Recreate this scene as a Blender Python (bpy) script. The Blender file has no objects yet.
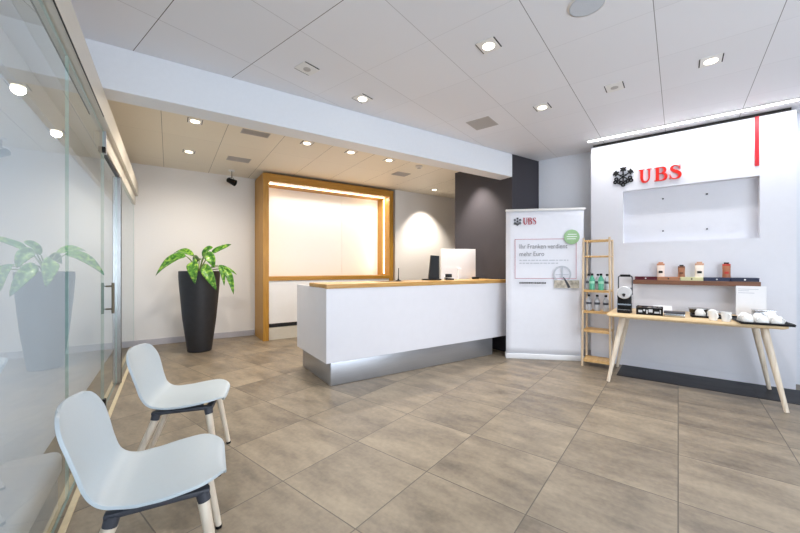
import bpy, bmesh, math, random
from mathutils import Vector, Matrix
random.seed(7)
PI = math.pi
C = bpy.context.scene.collection
R = math.radians

# ------------------------------------------------------------------ frames
# world axes follow the counter / glass wall; the sign wall, floor tiles and
# ceiling panels are turned by B about z (local x = N, local y = T)
B = R(18.1)
Nv = Vector((math.cos(B), math.sin(B), 0)); Tv = Vector((-math.sin(B), math.cos(B), 0))
def at(n, t, z=0.0): return Nv * n + Tv * t + Vector((0, 0, z))
CEIL = 2.89

# ------------------------------------------------------------------ materials
def lin(h):
    h = h.lstrip('#'); o = []
    for i in (0, 2, 4):
        v = int(h[i:i+2], 16) / 255
        o.append(v / 12.92 if v <= .04045 else ((v + .055) / 1.055) ** 2.4)
    return (*o, 1)
MATS = {}
def mat(name, col, rough=.5, metal=0., var=.03, scale=30, bump=0., spec=.5, stretch=None, emit=None, alpha=None, trans=0., coat=0.):
    m = bpy.data.materials.new(name); m.use_nodes = True; MATS[name] = m
    nt = m.node_tree; b = nt.nodes['Principled BSDF']
    c = lin(col) if isinstance(col, str) else col
    b.inputs['Roughness'].default_value = rough; b.inputs['Metallic'].default_value = metal
    b.inputs['Specular IOR Level'].default_value = spec
    b.inputs['Coat Weight'].default_value = coat
    if trans: b.inputs['Transmission Weight'].default_value = trans
    if emit:
        b.inputs['Emission Color'].default_value = lin(emit[0]); b.inputs['Emission Strength'].default_value = emit[1]
    tc = nt.nodes.new('ShaderNodeTexCoord'); mp = nt.nodes.new('ShaderNodeMapping')
    nz = nt.nodes.new('ShaderNodeTexNoise'); rp = nt.nodes.new('ShaderNodeValToRGB')
    nt.links.new(tc.outputs['Object'], mp.inputs['Vector']); nt.links.new(mp.outputs['Vector'], nz.inputs['Vector'])
    if stretch: mp.inputs['Scale'].default_value = stretch
    nz.inputs['Scale'].default_value = scale; nz.inputs['Detail'].default_value = 5
    nt.links.new(nz.outputs['Fac'], rp.inputs['Fac'])
    rp.color_ramp.elements[0].position = .3; rp.color_ramp.elements[1].position = .7
    rp.color_ramp.elements[0].color = tuple(max(0, v * (1 - var)) for v in c[:3]) + (1,)
    rp.color_ramp.elements[1].color = tuple(min(1, v * (1 + var)) for v in c[:3]) + (1,)
    nt.links.new(rp.outputs['Color'], b.inputs['Base Color'])
    if bump:
        bp = nt.nodes.new('ShaderNodeBump'); bp.inputs['Strength'].default_value = bump; bp.inputs['Distance'].default_value = .002
        nt.links.new(nz.outputs['Fac'], bp.inputs['Height']); nt.links.new(bp.outputs['Normal'], b.inputs['Normal'])
    return m

def emission(name, col, strength):
    m = bpy.data.materials.new(name); m.use_nodes = True; MATS[name] = m
    nt = m.node_tree; nt.nodes.clear()
    o = nt.nodes.new('ShaderNodeOutputMaterial'); e = nt.nodes.new('ShaderNodeEmission')
    e.inputs[0].default_value = lin(col); e.inputs[1].default_value = strength
    nt.links.new(e.outputs[0], o.inputs[0]); return m

def glass_mat(name, tint, ior=1.7):
    m = bpy.data.materials.new(name); m.use_nodes = True; MATS[name] = m
    nt = m.node_tree; nt.nodes.clear(); N = nt.nodes.new; L = nt.links.new
    o = N('ShaderNodeOutputMaterial'); mx = N('ShaderNodeMixShader'); tr = N('ShaderNodeBsdfTransparent'); gl = N('ShaderNodeBsdfGlossy')
    fr = N('ShaderNodeFresnel'); ge = N('ShaderNodeNewGeometry'); sb = N('ShaderNodeMath'); ml = N('ShaderNodeMath')
    tr.inputs[0].default_value = lin(tint); gl.inputs['Roughness'].default_value = 0.0
    gl.inputs['Color'].default_value = (.97, 1, 1, 1)
    fr.inputs['IOR'].default_value = ior
    sb.operation = 'SUBTRACT'; sb.inputs[0].default_value = 1; L(ge.outputs['Backfacing'], sb.inputs[1])
    ml.operation = 'MULTIPLY'; L(fr.outputs[0], ml.inputs[0]); L(sb.outputs[0], ml.inputs[1])
    L(ml.outputs[0], mx.inputs[0]); L(tr.outputs[0], mx.inputs[1]); L(gl.outputs[0], mx.inputs[2]); L(mx.outputs[0], o.inputs[0])
    return m

def wood_mat(name, c1, c2, rough=.45, axis='X', scale=6.):
    m = bpy.data.materials.new(name); m.use_nodes = True; MATS[name] = m
    nt = m.node_tree; N = nt.nodes.new; L = nt.links.new; b = nt.nodes['Principled BSDF']
    tc = N('ShaderNodeTexCoord'); mp = N('ShaderNodeMapping'); nz = N('ShaderNodeTexNoise'); rp = N('ShaderNodeValToRGB')
    s = {'X': (.6, 9, 9), 'Y': (9, .6, 9), 'Z': (9, 9, .6)}[axis]
    mp.inputs['Scale'].default_value = s; nz.inputs['Scale'].default_value = scale; nz.inputs['Detail'].default_value = 6; nz.inputs['Distortion'].default_value = .6
    L(tc.outputs['Object'], mp.inputs[0]); L(mp.outputs[0], nz.inputs['Vector']); L(nz.outputs['Fac'], rp.inputs[0])
    rp.color_ramp.elements[0].position = .35; rp.color_ramp.elements[1].position = .68
    rp.color_ramp.elements[0].color = lin(c1); rp.color_ramp.elements[1].color = lin(c2)
    L(rp.outputs[0], b.inputs['Base Color']); b.inputs['Roughness'].default_value = rough
    return m

def math_node(nt, op, a, b=None, c=None):
    n = nt.nodes.new('ShaderNodeMath'); n.operation = op
    for i, v in enumerate((a, b, c)):
        if v is None: continue
        if isinstance(v, (int, float)): n.inputs[i].default_value = v
        else: nt.links.new(v, n.inputs[i])
    return n.outputs[0]

def joint(nt, coord, pitch, off, half, soft=.001):
    """1 on a joint line, 0 elsewhere"""
    x = math_node(nt, 'SUBTRACT', coord, off)
    x = math_node(nt, 'DIVIDE', x, pitch)
    f = math_node(nt, 'FRACT', x)
    d = math_node(nt, 'MINIMUM', f, math_node(nt, 'SUBTRACT', 1.0, f))
    d = math_node(nt, 'MULTIPLY', d, pitch)
    r = nt.nodes.new('ShaderNodeMapRange'); r.inputs['From Min'].default_value = half; r.inputs['From Max'].default_value = half + soft
    r.inputs['To Min'].default_value = 1; r.inputs['To Max'].default_value = 0
    nt.links.new(d, r.inputs['Value']); return r.outputs[0], x

def tile_mat(name, cA, cB, grout, offn, offt, rough=.42):
    m = bpy.data.materials.new(name); m.use_nodes = True; MATS[name] = m
    nt = m.node_tree; N = nt.nodes.new; L = nt.links.new; b = nt.nodes['Principled BSDF']
    tc = N('ShaderNodeTexCoord'); sx = N('ShaderNodeSeparateXYZ'); L(tc.outputs['Object'], sx.inputs[0])
    jx, ix = joint(nt, sx.outputs[0], .6, offn, .0022, .0015); jy, iy = joint(nt, sx.outputs[1], .6, offt, .0022, .0015)
    j = math_node(nt, 'MAXIMUM', jx, jy)
    # per-tile tone
    cx = N('ShaderNodeCombineXYZ'); L(math_node(nt, 'FLOOR', ix), cx.inputs[0]); L(math_node(nt, 'FLOOR', iy), cx.inputs[1])
    wn = N('ShaderNodeTexWhiteNoise'); wn.noise_dimensions = '2D'; L(cx.outputs[0], wn.inputs['Vector'])
    # streaks along T, shifted per tile, plus blotches
    ad = N('ShaderNodeVectorMath'); ad.operation = 'MULTIPLY_ADD'; L(wn.outputs['Color'], ad.inputs[0]); ad.inputs[1].default_value = (7, 7, 7); L(tc.outputs['Object'], ad.inputs[2])
    mp = N('ShaderNodeMapping'); mp.inputs['Scale'].default_value = (4.2, 1.5, 1); L(ad.outputs[0], mp.inputs[0])
    n1 = N('ShaderNodeTexNoise'); n1.inputs['Scale'].default_value = 1.6; n1.inputs['Detail'].default_value = 8; n1.inputs['Roughness'].default_value = .62; L(mp.outputs[0], n1.inputs['Vector'])
    n2 = N('ShaderNodeTexNoise'); n2.inputs['Scale'].default_value = 38; n2.inputs['Detail'].default_value = 4; L(ad.outputs[0], n2.inputs['Vector'])
    v = math_node(nt, 'MULTIPLY_ADD', n1.outputs['Fac'], .74, math_node(nt, 'MULTIPLY', n2.outputs['Fac'], .18))
    v = math_node(nt, 'MULTIPLY_ADD', wn.outputs['Value'], .10, v)
    rp = N('ShaderNodeValToRGB'); rp.color_ramp.elements[0].position = .34; rp.color_ramp.elements[1].position = .70
    rp.color_ramp.elements[0].color = lin(cA); rp.color_ramp.elements[1].color = lin(cB); L(v, rp.inputs[0])
    mx = N('ShaderNodeMix'); mx.data_type = 'RGBA'; L(j, mx.inputs['Factor']); L(rp.outputs[0], mx.inputs['A']); mx.inputs['B'].default_value = lin(grout)
    L(mx.outputs['Result'], b.inputs['Base Color'])
    rr = math_node(nt, 'MULTIPLY_ADD', n1.outputs['Fac'], .2, rough - .1); L(rr, b.inputs['Roughness'])
    bp = N('ShaderNodeBump'); bp.inputs['Strength'].default_value = .35; bp.inputs['Distance'].default_value = .002
    L(math_node(nt, 'SUBTRACT', math_node(nt, 'MULTIPLY', n1.outputs['Fac'], .3), j), bp.inputs['Height']); L(bp.outputs[0], b.inputs['Normal'])
    return m

def panel_mat(name, col, px, ox, py, oy, wx=.0022, wy=.0008, jc='#55504d', jy=.35, fade=0):
    """metal ceiling panels: open joints every px along x (and fine ones every py along y)"""
    m = bpy.data.materials.new(name); m.use_nodes = True; MATS[name] = m
    nt = m.node_tree; N = nt.nodes.new; L = nt.links.new; b = nt.nodes['Principled BSDF']
    tc = N('ShaderNodeTexCoord'); sx = N('ShaderNodeSeparateXYZ'); L(tc.outputs['Object'], sx.inputs[0])
    j1, i1 = joint(nt, sx.outputs[0], px, ox, wx); j2, i2 = joint(nt, sx.outputs[1], py, oy, wy)
    if fade:
        mr = N('ShaderNodeMapRange'); mr.inputs['From Min'].default_value = 1.75; mr.inputs['From Max'].default_value = 1.8; mr.inputs['To Min'].default_value = 1; mr.inputs['To Max'].default_value = fade
        L(sx.outputs[0], mr.inputs['Value']); j1 = math_node(nt, 'MULTIPLY', j1, mr.outputs[0])
        m3 = N('ShaderNodeMapRange'); m3.inputs['From Min'].default_value = .9; m3.inputs['From Max'].default_value = 1.5; m3.inputs['To Min'].default_value = 1; m3.inputs['To Max'].default_value = .42
        L(sx.outputs[1], m3.inputs['Value']); j2 = math_node(nt, 'MULTIPLY', j2, m3.outputs[0])
    j = math_node(nt, 'MAXIMUM', j1, math_node(nt, 'MULTIPLY', j2, jy))
    cx = N('ShaderNodeCombineXYZ'); L(math_node(nt, 'FLOOR', i1), cx.inputs[0]); L(math_node(nt, 'FLOOR', i2), cx.inputs[1])
    wn = N('ShaderNodeTexWhiteNoise'); wn.noise_dimensions = '2D'; L(cx.outputs[0], wn.inputs['Vector'])
    mx = N('ShaderNodeMix'); mx.data_type = 'RGBA'; L(wn.outputs['Value'], mx.inputs['Factor'])
    c = lin(col); mx.inputs['A'].default_value = tuple(v * .965 for v in c[:3]) + (1,); mx.inputs['B'].default_value = c
    m2 = N('ShaderNodeMix'); m2.data_type = 'RGBA'; L(j, m2.inputs['Factor']); L(mx.outputs['Result'], m2.inputs['A']); m2.inputs['B'].default_value = lin(jc)
    L(m2.outputs['Result'], b.inputs['Base Color']); b.inputs['Roughness'].default_value = .55
    return m

white_wall = mat('white_wall_paint', '#e9e6e4', .6, var=.012, scale=60, bump=.05)
grey_wall = mat('cool_wall_paint', '#dcdfe6', .6, var=.012, scale=60, bump=.05)
beam_paint = mat('beam_paint', '#e6e9ee', .55, var=.01)
anthracite = mat('anthracite_wall', '#3d3b41', .55, var=.04, spec=.25, scale=50)
panel_white = mat('panel_white', '#e2e2e8', .4, var=.008, scale=20)
lam_white = mat('laminate_white', '#e4e4ea', .32, var=.01, scale=10)
pink_white = mat('backlit_panel_white', '#f0efef', .35, var=.008)
base_grey = mat('baseboard_grey', '#b9b6bd', .45, var=.03)
alu = mat('brushed_aluminium', '#b4b6bb', .34, metal=.75, var=.06, scale=8, stretch=(.6, .6, 60))
steel = mat('stainless_steel', '#b8b8b8', .25, metal=1., var=.04)
chrome = mat('chrome', '#d5d5d8', .12, metal=1., var=.02)
oak = wood_mat('oak_edge', '#a97828', '#bb8c38', .42, 'X')
oak_v = wood_mat('oak_upright', '#a97828', '#bb8c38', .42, 'Z')
oak_top = wood_mat('oak_counter_top', '#b98a4a', '#cfa767', .35, 'X')
ash = wood_mat('pale_ash', '#d9b98c', '#ebd2a8', .45, 'Y')
ash_leg = wood_mat('pale_ash_leg', '#d6c5b0', '#e8dcc9', .5, 'Z')
bamboo = wood_mat('bamboo', '#cbb294', '#dcc8ab', .45, 'Z')
bamboo_h = wood_mat('bamboo_board', '#c9a066', '#d9b680', .45, 'Y')
walnut = wood_mat('brown_shelf_wood', '#6a4630', '#805640', .5, 'Y')
shell = mat('pale_blue_shell', '#c3cdd2', .42, var=.01, scale=80)
dark_plastic = mat('dark_grey_plastic', '#3b3d45', .5, var=.05)
black = mat('black_plastic', '#0e0e10', .42, var=.1, spec=.25)
black_gloss = mat('black_gloss', '#0c0c0e', .15, var=.1)
pot_black = mat('charcoal_planter', '#26262a', .48, var=.14, scale=18, bump=.1)
soil = mat('potting_soil', '#2c2018', .9, var=.4, scale=90, bump=.6)
white_plastic = mat('white_plastic', '#eeeef0', .35, var=.01)
porcelain = mat('white_porcelain', '#f2f1ee', .18, var=.01, coat=.3)
red_paint = mat('red_sign', '#d81e10', .4, var=.03)
stripe_red = mat('red_stripe', '#c8202c', .4, var=.03)
print_red = mat('print_red', '#b0283c', .5, var=.05)
print_rose = mat('print_rose_frame', '#b05a72', .5, var=.05)
sign_black = mat('black_sign', '#101012', .4, var=.1)
print_grey = mat('print_grey', '#7d8088', .6, var=.05)
print_pale = mat('print_pale_grey', '#bcc0c8', .6, var=.05)
print_dark = mat('print_dark', '#3b3c44', .6, var=.05)
badge_green = mat('badge_green', '#98bf8c', .5, var=.05)
fabric_white = mat('banner_fabric', '#e6e7ee', .5, var=.012, scale=14)
def blind():
    m = bpy.data.materials.new('daylit_blind'); m.use_nodes = True; nt = m.node_tree; nt.nodes.clear(); N = nt.nodes.new; L = nt.links.new
    o = N('ShaderNodeOutputMaterial'); mx = N('ShaderNodeMixShader'); d = N('ShaderNodeBsdfDiffuse'); t = N('ShaderNodeBsdfTranslucent')
    d.inputs[0].default_value = lin('#dfe3e8'); t.inputs[0].default_value = lin('#dfe3e8'); mx.inputs[0].default_value = .5
    L(d.outputs[0], mx.inputs[1]); L(t.outputs[0], mx.inputs[2]); L(mx.outputs[0], o.inputs[0]); return m
blind_m = blind()
trim_white = mat('white_metal_trim', '#e9e7e4', .4, var=.01)
header_beige = mat('header_panel', '#d8d3c8', .45, var=.015)
slot = mat('slot_shadow_gap', '#2a2624', .6, var=.1)
vent_grey = mat('vent_grille', '#b9b4b0', .5, var=.05, scale=200)
brass_strip = mat('sill_strip', '#d8c9a8', .4, metal=.3, var=.05)
glass = glass_mat('clear_glass', '#f5f7f7', 2.1)
glass_edge = mat('glass_edge_green', '#a4c2ba', .2, var=.1)
lamp_on = emission('lamp_lit', '#fff4e2', 6)
lamp_warm = emission('lamp_lit_warm', '#ffeccb', 6)
led = emission('led_strip', '#ffffff', 9)
led_warm = emission('led_strip_warm', '#ffdfae', 6)

# leaf: variegated light and dark green
def leaf_mat():
    m = bpy.data.materials.new('variegated_leaf'); m.use_nodes = True; nt = m.node_tree; N = nt.nodes.new; L = nt.links.new
    b = nt.nodes['Principled BSDF']; tc = N('ShaderNodeTexCoord'); nz = N('ShaderNodeTexNoise'); rp = N('ShaderNodeValToRGB')
    nz.inputs['Scale'].default_value = 24; nz.inputs['Detail'].default_value = 4; L(tc.outputs['Object'], nz.inputs['Vector']); L(nz.outputs['Fac'], rp.inputs[0])
    e = rp.color_ramp.elements; e[0].position = .38; e[0].color = lin('#2c6419'); e[1].position = .66; e[1].color = lin('#a3c352')
    k = e.new(.52); k.color = lin('#558f2a'); L(rp.outputs[0], b.inputs['Base Color']); b.inputs['Roughness'].default_value = .35
    b.inputs['Subsurface Weight'].default_value = .0
    return m
leaf_m = leaf_mat()
stem_m = mat('leaf_stalk', '#6a8040', .5, var=.1)

# ------------------------------------------------------------------ mesh builder
class MB:
    def __init__(s): s.bm = bmesh.new()
    def _x(s, verts, M):
        if M is not None: bmesh.ops.transform(s.bm, matrix=M, verts=verts)
    def box(s, x0, x1, y0, y1, z0, z1, bev=0., seg=2, M=None, mi=0):
        r = bmesh.ops.create_cube(s.bm, size=1); v = r['verts']
        bmesh.ops.transform(s.bm, verts=v, matrix=Matrix.Translation(((x0+x1)/2, (y0+y1)/2, (z0+z1)/2)) @ Matrix.Diagonal((abs(x1-x0), abs(y1-y0), abs(z1-z0), 1)))
        fs = set(f for q in v for f in q.link_faces)
        for f in fs: f.material_index = mi
        if bev > 0:
            es = set(e for q in v for e in q.link_edges)
            rr = bmesh.ops.bevel(s.bm, geom=list(es), offset=bev, segments=seg, affect='EDGES', profile=.5)
            v = list(set(q for f in rr['faces'] for q in f.verts) | set(q for q in v if q.is_valid))
        s._x(v, M); return s
    def lathe(s, prof, n=32, M=None, capt=True, capb=True):
        rings = []
        for (r, z) in prof:
            rings.append([s.bm.verts.new((r*math.cos(2*PI*i/n), r*math.sin(2*PI*i/n), z)) for i in range(n)])
        for a, b in zip(rings, rings[1:]):
            for i in range(n): s.bm.faces.new((a[i], a[(i+1) % n], b[(i+1) % n], b[i]))
        if capb and prof[0][0] > 1e-6: s.bm.faces.new(rings[0][::-1])
        if capt and prof[-1][0] > 1e-6: s.bm.faces.new(rings[-1])
        s._x([v for r in rings for v in r], M); return s
    def tube(s, pts, rad, n=10, cap=True, closed=False, M=None):
        pts = [Vector(p) for p in pts]; k = len(pts)
        rad = rad if isinstance(rad, (list, tuple)) else [rad]*k
        rings = []; up = None
        for i, p in enumerate(pts):
            d = (pts[(i+1) % k] - pts[i-1]) if (closed or 0 < i < k-1) else ((pts[1]-pts[0]) if i == 0 else (pts[-1]-pts[-2]))
            d.normalize()
            if up is None:
                up = Vector((0, 0, 1)) if abs(d.z) < .9 else Vector((1, 0, 0))
            a = d.cross(up).normalized(); up = a.cross(d).normalized()
            rings.append([s.bm.verts.new(p + (a*math.cos(2*PI*j/n) + up*math.sin(2*PI*j/n))*rad[i]) for j in range(n)])
        prs = list(zip(rings, rings[1:])) + ([(rings[-1], rings[0])] if closed else [])
        for a, b in prs:
            for j in range(n): s.bm.faces.new((a[j], a[(j+1) % n], b[(j+1) % n], b[j]))
        if cap and not closed: s.bm.faces.new(rings[0][::-1]); s.bm.faces.new(rings[-1])
        s._x([v for r in rings for v in r], M); return s
    def prism(s, poly, d0, d1, M=None):
        """poly in (x, z); extruded along y from d0 to d1"""
        a = [s.bm.verts.new((x, d0, z)) for x, z in poly]; b = [s.bm.verts.new((x, d1, z)) for x, z in poly]
        n = len(poly); s.bm.faces.new(a); s.bm.faces.new(b[::-1])
        for i in range(n): s.bm.faces.new((a[i], b[i], b[(i+1) % n], a[(i+1) % n]))
        s._x(a+b, M); return s
    def strip(s, path, widths, d0, d1, M=None):
        """flat stroke in (x, z) of varying width, extruded along y"""
        k = len(path); P = [Vector((x, 0, z)) for x, z in path]; l = []; r = []
        for i in range(k):
            d = (P[min(i+1, k-1)] - P[max(i-1, 0)]).normalized(); nrm = Vector((-d.z, 0, d.x)) * widths[i] / 2
            l.append(P[i] + nrm); r.append(P[i] - nrm)
        vs = [[s.bm.verts.new((q.x, y, q.z)) for q in row] for y in (d0, d1) for row in (l, r)]
        l0, r0, l1, r1 = vs
        for i in range(k-1):
            s.bm.faces.new((l0[i], l0[i+1], r0[i+1], r0[i])); s.bm.faces.new((l1[i], r1[i], r1[i+1], l1[i+1]))
            s.bm.faces.new((l0[i], l1[i], l1[i+1], l0[i+1])); s.bm.faces.new((r0[i], r0[i+1], r1[i+1], r1[i]))
        s.bm.faces.new((l0[0], r0[0], r1[0], l1[0])); s.bm.faces.new((l0[-1], l1[-1], r1[-1], r0[-1]))
        s._x(sum(vs, []), M); return s
    def grid(s, fn, nu, nv, M=None):
        V = [[s.bm.verts.new(fn(i/nu, j/nv)) for j in range(nv+1)] for i in range(nu+1)]
        for i in range(nu):
            for j in range(nv): s.bm.faces.new((V[i][j], V[i+1][j], V[i+1][j+1], V[i][j+1]))
        s._x(sum(V, []), M); return s
    def poly(s, pts):
        s.bm.faces.new([s.bm.verts.new(p) for p in pts]); return s
    def build(s, name, m, parent=None, loc=(0, 0, 0), rotz=0., smooth=True, ang=35, recalc=True):
        if recalc: bmesh.ops.recalc_face_normals(s.bm, faces=s.bm.faces)
        me = bpy.data.meshes.new(name); s.bm.to_mesh(me); s.bm.free()
        for k in (m if isinstance(m, (list, tuple)) else [m]): me.materials.append(k)
        if smooth:
            for p in me.polygons: p.use_smooth = True
            me.set_sharp_from_angle(angle=R(ang))
        o = bpy.data.objects.new(name, me); C.objects.link(o)
        if parent is not None: o.parent = parent
        o.location = loc; o.rotation_euler = (0, 0, rotz); return o

def thing(name, label, cat, loc=(0, 0, 0), rotz=0., group=None):
    o = bpy.data.objects.new(name, None); C.objects.link(o); o.location = loc; o.rotation_euler = (0, 0, rotz)
    o.empty_display_size = .1; return tag(o, label, cat, group)
def tag(o, label, cat, group=None):
    o['label'] = label; o['category'] = cat
    if group: o['group'] = group
    return o
def struct(o, label=None, cat=None):
    o['kind'] = 'structure'
    if label: o['label'] = label
    if cat: o['category'] = cat
    return o
def dup(root, loc, rotz, label, group=None):
    r = root.copy(); C.objects.link(r); r.location = loc; r.rotation_euler = (0, 0, rotz); r['label'] = label
    if group: r['group'] = group
    for ch in list(root.children):
        c = ch.copy(); C.objects.link(c); c.parent = r
        for g in list(ch.children):
            d = g.copy(); C.objects.link(d); d.parent = c
    return r
def rot(axis, a): return Matrix.Rotation(a, 4, axis)
def tr(x, y, z): return Matrix.Translation((x, y, z))

def text(name, s, size, m, parent, loc, ext=.0008, bold=0., width=None, rot_e=(PI/2, 0, 0)):
    cu = bpy.data.curves.new(name, 'FONT'); cu.body = s; cu.size = size; cu.extrude = ext; cu.offset = bold
    tmp = bpy.data.objects.new(name+'_tmp', cu); C.objects.link(tmp)
    dg = bpy.context.evaluated_depsgraph_get(); me = bpy.data.meshes.new_from_object(tmp.evaluated_get(dg))
    bpy.data.objects.remove(tmp); bpy.data.curves.remove(cu)
    if width:
        xs = [v.co.x for v in me.vertices]; k = width / (max(xs) - min(xs))
        for v in me.vertices: v.co.x *= k
    me.materials.clear(); me.materials.append(m)
    o = bpy.data.objects.new(name, me); C.objects.link(o); o.parent = parent; o.location = loc; o.rotation_euler = rot_e
    return o

# ------------------------------------------------------------------ room shell
GX = -.404            # front edge of sill and header
GP = -.447            # glass plane
BY = 6.9              # wall behind the plant
floor_m = tile_mat('floor_tiles', '#645a4e', '#9f917c', '#585046', -.03, 0.)
Minv = Matrix.Rotation(-B, 4, 'Z')
def turned_poly(name, pts, z, m, flip=False, th=.05, up=1):
    """slab whose local axes follow the tile / panel grid"""
    mb = MB(); q = [Minv @ Vector((x, y, 0)) for x, y in pts]
    a = [mb.bm.verts.new((v.x, v.y, 0)) for v in q]; b = [mb.bm.verts.new((v.x, v.y, -th*up)) for v in q]
    mb.bm.faces.new(a); mb.bm.faces.new(b[::-1]); n = len(q)
    for i in range(n): mb.bm.faces.new((a[i], b[i], b[(i+1) % n], a[(i+1) % n]))
    return mb.build(name, m, None, (0, 0, z), B, smooth=False)
struct(turned_poly('floor', [(-1.3, -2.4), (7.6, -2.4), (7.6, 7.1), (-1.3, 7.1)], 0, floor_m))

front_ceil = panel_mat('front_ceiling_panels', '#e9e9ed', .65, .17, .645, .121, wx=.0018, wy=.0018, jy=.8, fade=.16)
# local x = N: joints running along N lie at constant y (t); the fine joints lie at constant x (n)
struct(turned_poly('ceiling', [(-1.3, -2.4), (7.6, -2.4), (7.6, 3.44), (-1.3, 3.44)], CEIL, front_ceil, up=-1))
back_ceil = panel_mat('back_ceiling_panels', '#e9e1d1', .64, -.07, 1.24, 3.92, wx=.0016, wy=.0006, jc='#6d6558', jy=.5)
struct(MB().box(-1.3, 7.6, 3.44, 7.1, 0, .05).build('ceiling', back_ceil, None, (0, 0, CEIL), 0, smooth=False))

# beam
struct(MB().box(-.75, 4.149, 3.335, 3.555, 2.56, CEIL, .003, 1).build('trim_1', beam_paint))
# wall behind the plant, its return, and the set-forward wall right of the wood frame
struct(MB().box(-.9, 4.1, BY, BY+.12, 0, CEIL).build('wall_back', white_wall, smooth=False))
struct(MB().box(3.985, 7.2, 6.22, 6.34, 0, CEIL).build('wall_back.001', white_wall, smooth=False))
struct(MB().box(-.9, 1.318, BY-.014, BY, 0, .098, .002, 1).build('baseboard_back', base_grey))
struct(MB().box(3.985, 4.105, 6.34, BY, 0, CEIL).build('wall_back_return', white_wall, smooth=False))
# dark block: brown-black side face and front face
struct(MB().box(4.149, 6.4, 3.336, 4.55, 0, CEIL).build('wall_dark', anthracite, smooth=False))
struct(MB().box(6.3, 6.42, 4.55, 6.22, 0, CEIL).build('wall_far_right', white_wall, smooth=False))
# turned wall behind the sign panel
def slab(n0, n1, t0, t1, z0, z1, name, m, bev=0.):
    return MB().box(n0, n1, t0, t1, z0, z1, bev, 1).build(name, m, None, (0, 0, 0), B, smooth=bev > 0)
struct(slab(5.556, 5.68, -4.3, 1.683, 0, CEIL, 'wall_right', grey_wall))
struct(slab(5.542, 5.556, .93, 1.68, 0, .08, 'baseboard_right', base_grey))
# thin dark band with the tile grid, over the floor along the sign panel
dark_band = tile_mat('dark_floor_band', '#0f1016', '#191a22', '#08080b', -.03, 0., .38)
dark_band.node_tree.nodes['Principled BSDF'].inputs['Specular IOR Level'].default_value = .12
struct(slab(4.73, 5.29, -1.9, .56, 0, .003, 'trim_2', dark_band))

# unseen front wall; its window is added to let in daylight fill
fw = MB(); fw.box(-.9, 0, -2.35, -2.2, 0, CEIL); fw.box(4, 7.4, -2.35, -2.2, 0, CEIL); fw.box(0, 4, -2.35, -2.2, 0, .25); fw.box(0, 4, -2.35, -2.2, 2.65, CEIL)
struct(fw.build('wall_front', white_wall, smooth=False))
wf = MB()
for x in (.03, 2.0, 3.97): wf.box(x-.03, x+.03, -2.31, -2.24, .25, 2.65)
wf.box(.06, 3.94, -2.31, -2.24, .25, .31); wf.box(.06, 3.94, -2.31, -2.24, 2.59, 2.65)
struct(wf.build('added_window', trim_white))

# ------------------------------------------------------------------ glass wall on the left
head = MB(); head.box(-.56, GX, -2.2, BY, 2.375, 2.56, .003, 1)
struct(head.build('trim_3', header_beige))
gv = MB(); gv.box(GX-.005, GX-.001, -2.2, 3.40, 2.366, 2.375); struct(gv.build('trim_4', slot))
struct(MB().box(GX-.030, GX, -2.2, BY, 0, .008, .002, 1).build('trim_5', brass_strip))
struct(MB().box(-.66, -.56, -2.2, BY, 2.375, CEIL).build('wall_left_upper', white_wall, smooth=False))
# wall of the passage behind the glass, with the ceiling over it
struct(MB().box(-.712, -.70, -2.2, BY, 0, 2.21).build('wall_left', blind_m, smooth=False))
struct(MB().box(-.86, -.66, -2.2, BY, 2.211, 2.40).build('wall_left_upper', white_wall, smooth=False))

def pane(name, y0, y1, z0, z1, x=GP, th=.012, parent=None):
    mb = MB(); mb.box(x-th, x, y0, y1, z0, z1)
    o = mb.build(name, [glass, glass_edge], parent, smooth=False)
    for p in o.data.polygons:
        if abs(p.normal.x) < .5: p.material_index = 1
    return o
struct(pane('window_2', -2.2, 2.522, .008, 2.365))
struct(pane('window_3', 2.530, 3.755, .008, 2.365))
# sliding glass door with a dark rail, a bar handle and a floor lock
dr = thing('door_1', 'sliding glass door with vertical bar handle in the left glass wall', 'door', (GP, 4.4, 0)); dr['kind'] = 'structure'
def rel_pane(name, y0, y1, z0, z1, x, parent):
    o = pane(name, y0, y1, z0, z1, x, .012, parent); return o
rel_pane('glass_panel', -.60, .36, .03, 2.21, -.015, dr)
MB().box(-.03, -.002, -.62, .46, 2.21, 2.235).build('door_rail', black, dr)
MB().box(-.035, .02, .362, .40, .01, 2.21, .003, 1).build('door_stile', steel, dr)
MB().box(-.037, .022, .372, .39, .012, 2.21).build('gasket', black, dr)
hd = MB(); hd.tube([(.035, -.43, .84), (.035, -.43, 1.11)], .011, 12)
for z in (.88, 1.08): hd.tube([(-.015, -.43, z), (.035, -.43, z)], .007, 8)
hd.build('handle', mat('bronze_handle', '#6b6252', .35, metal=.8), dr)
struct(pane('window_4', 4.86, BY-.005, .008, 2.21, GP-.012))
struct(MB().box(-.52, GP+.006, 3.82, BY, 2.236, 2.375, .002, 1).build('trim_6', header_beige))
# post at the end of the fixed glass with its clamp and floor lock
ps = thing('glass_clamp_post', 'aluminium post with black clamps at the end of the fixed glass', 'post', (GP, 3.765, 0))
MB().box(-.03, .012, .0, .05, 2.19, 2.374, .002, 1).build('post', alu, ps)
MB().box(-.034, .012, -.035, .012, 2.19, 2.235, .003, 1).build('clamp', black, ps)
MB().box(-.034, .012, -.035, .012, .008, .16, .003, 1).build('floor_lock', black, ps)
# low white box standing behind the glass
lb = thing('storage_bench', 'low white box with rounded lid standing behind the glass wall', 'box', (-.575, 1.75, 0))
MB().box(-.10, .10, -.75, .72, 0, .17, .012, 2).build('body', mat('box_grey', '#b9bbc0', .5), lb)
MB().box(-.115, .115, -.77, .75, .17, .30, .04, 4).build('lid', white_plastic, lb)

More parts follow.
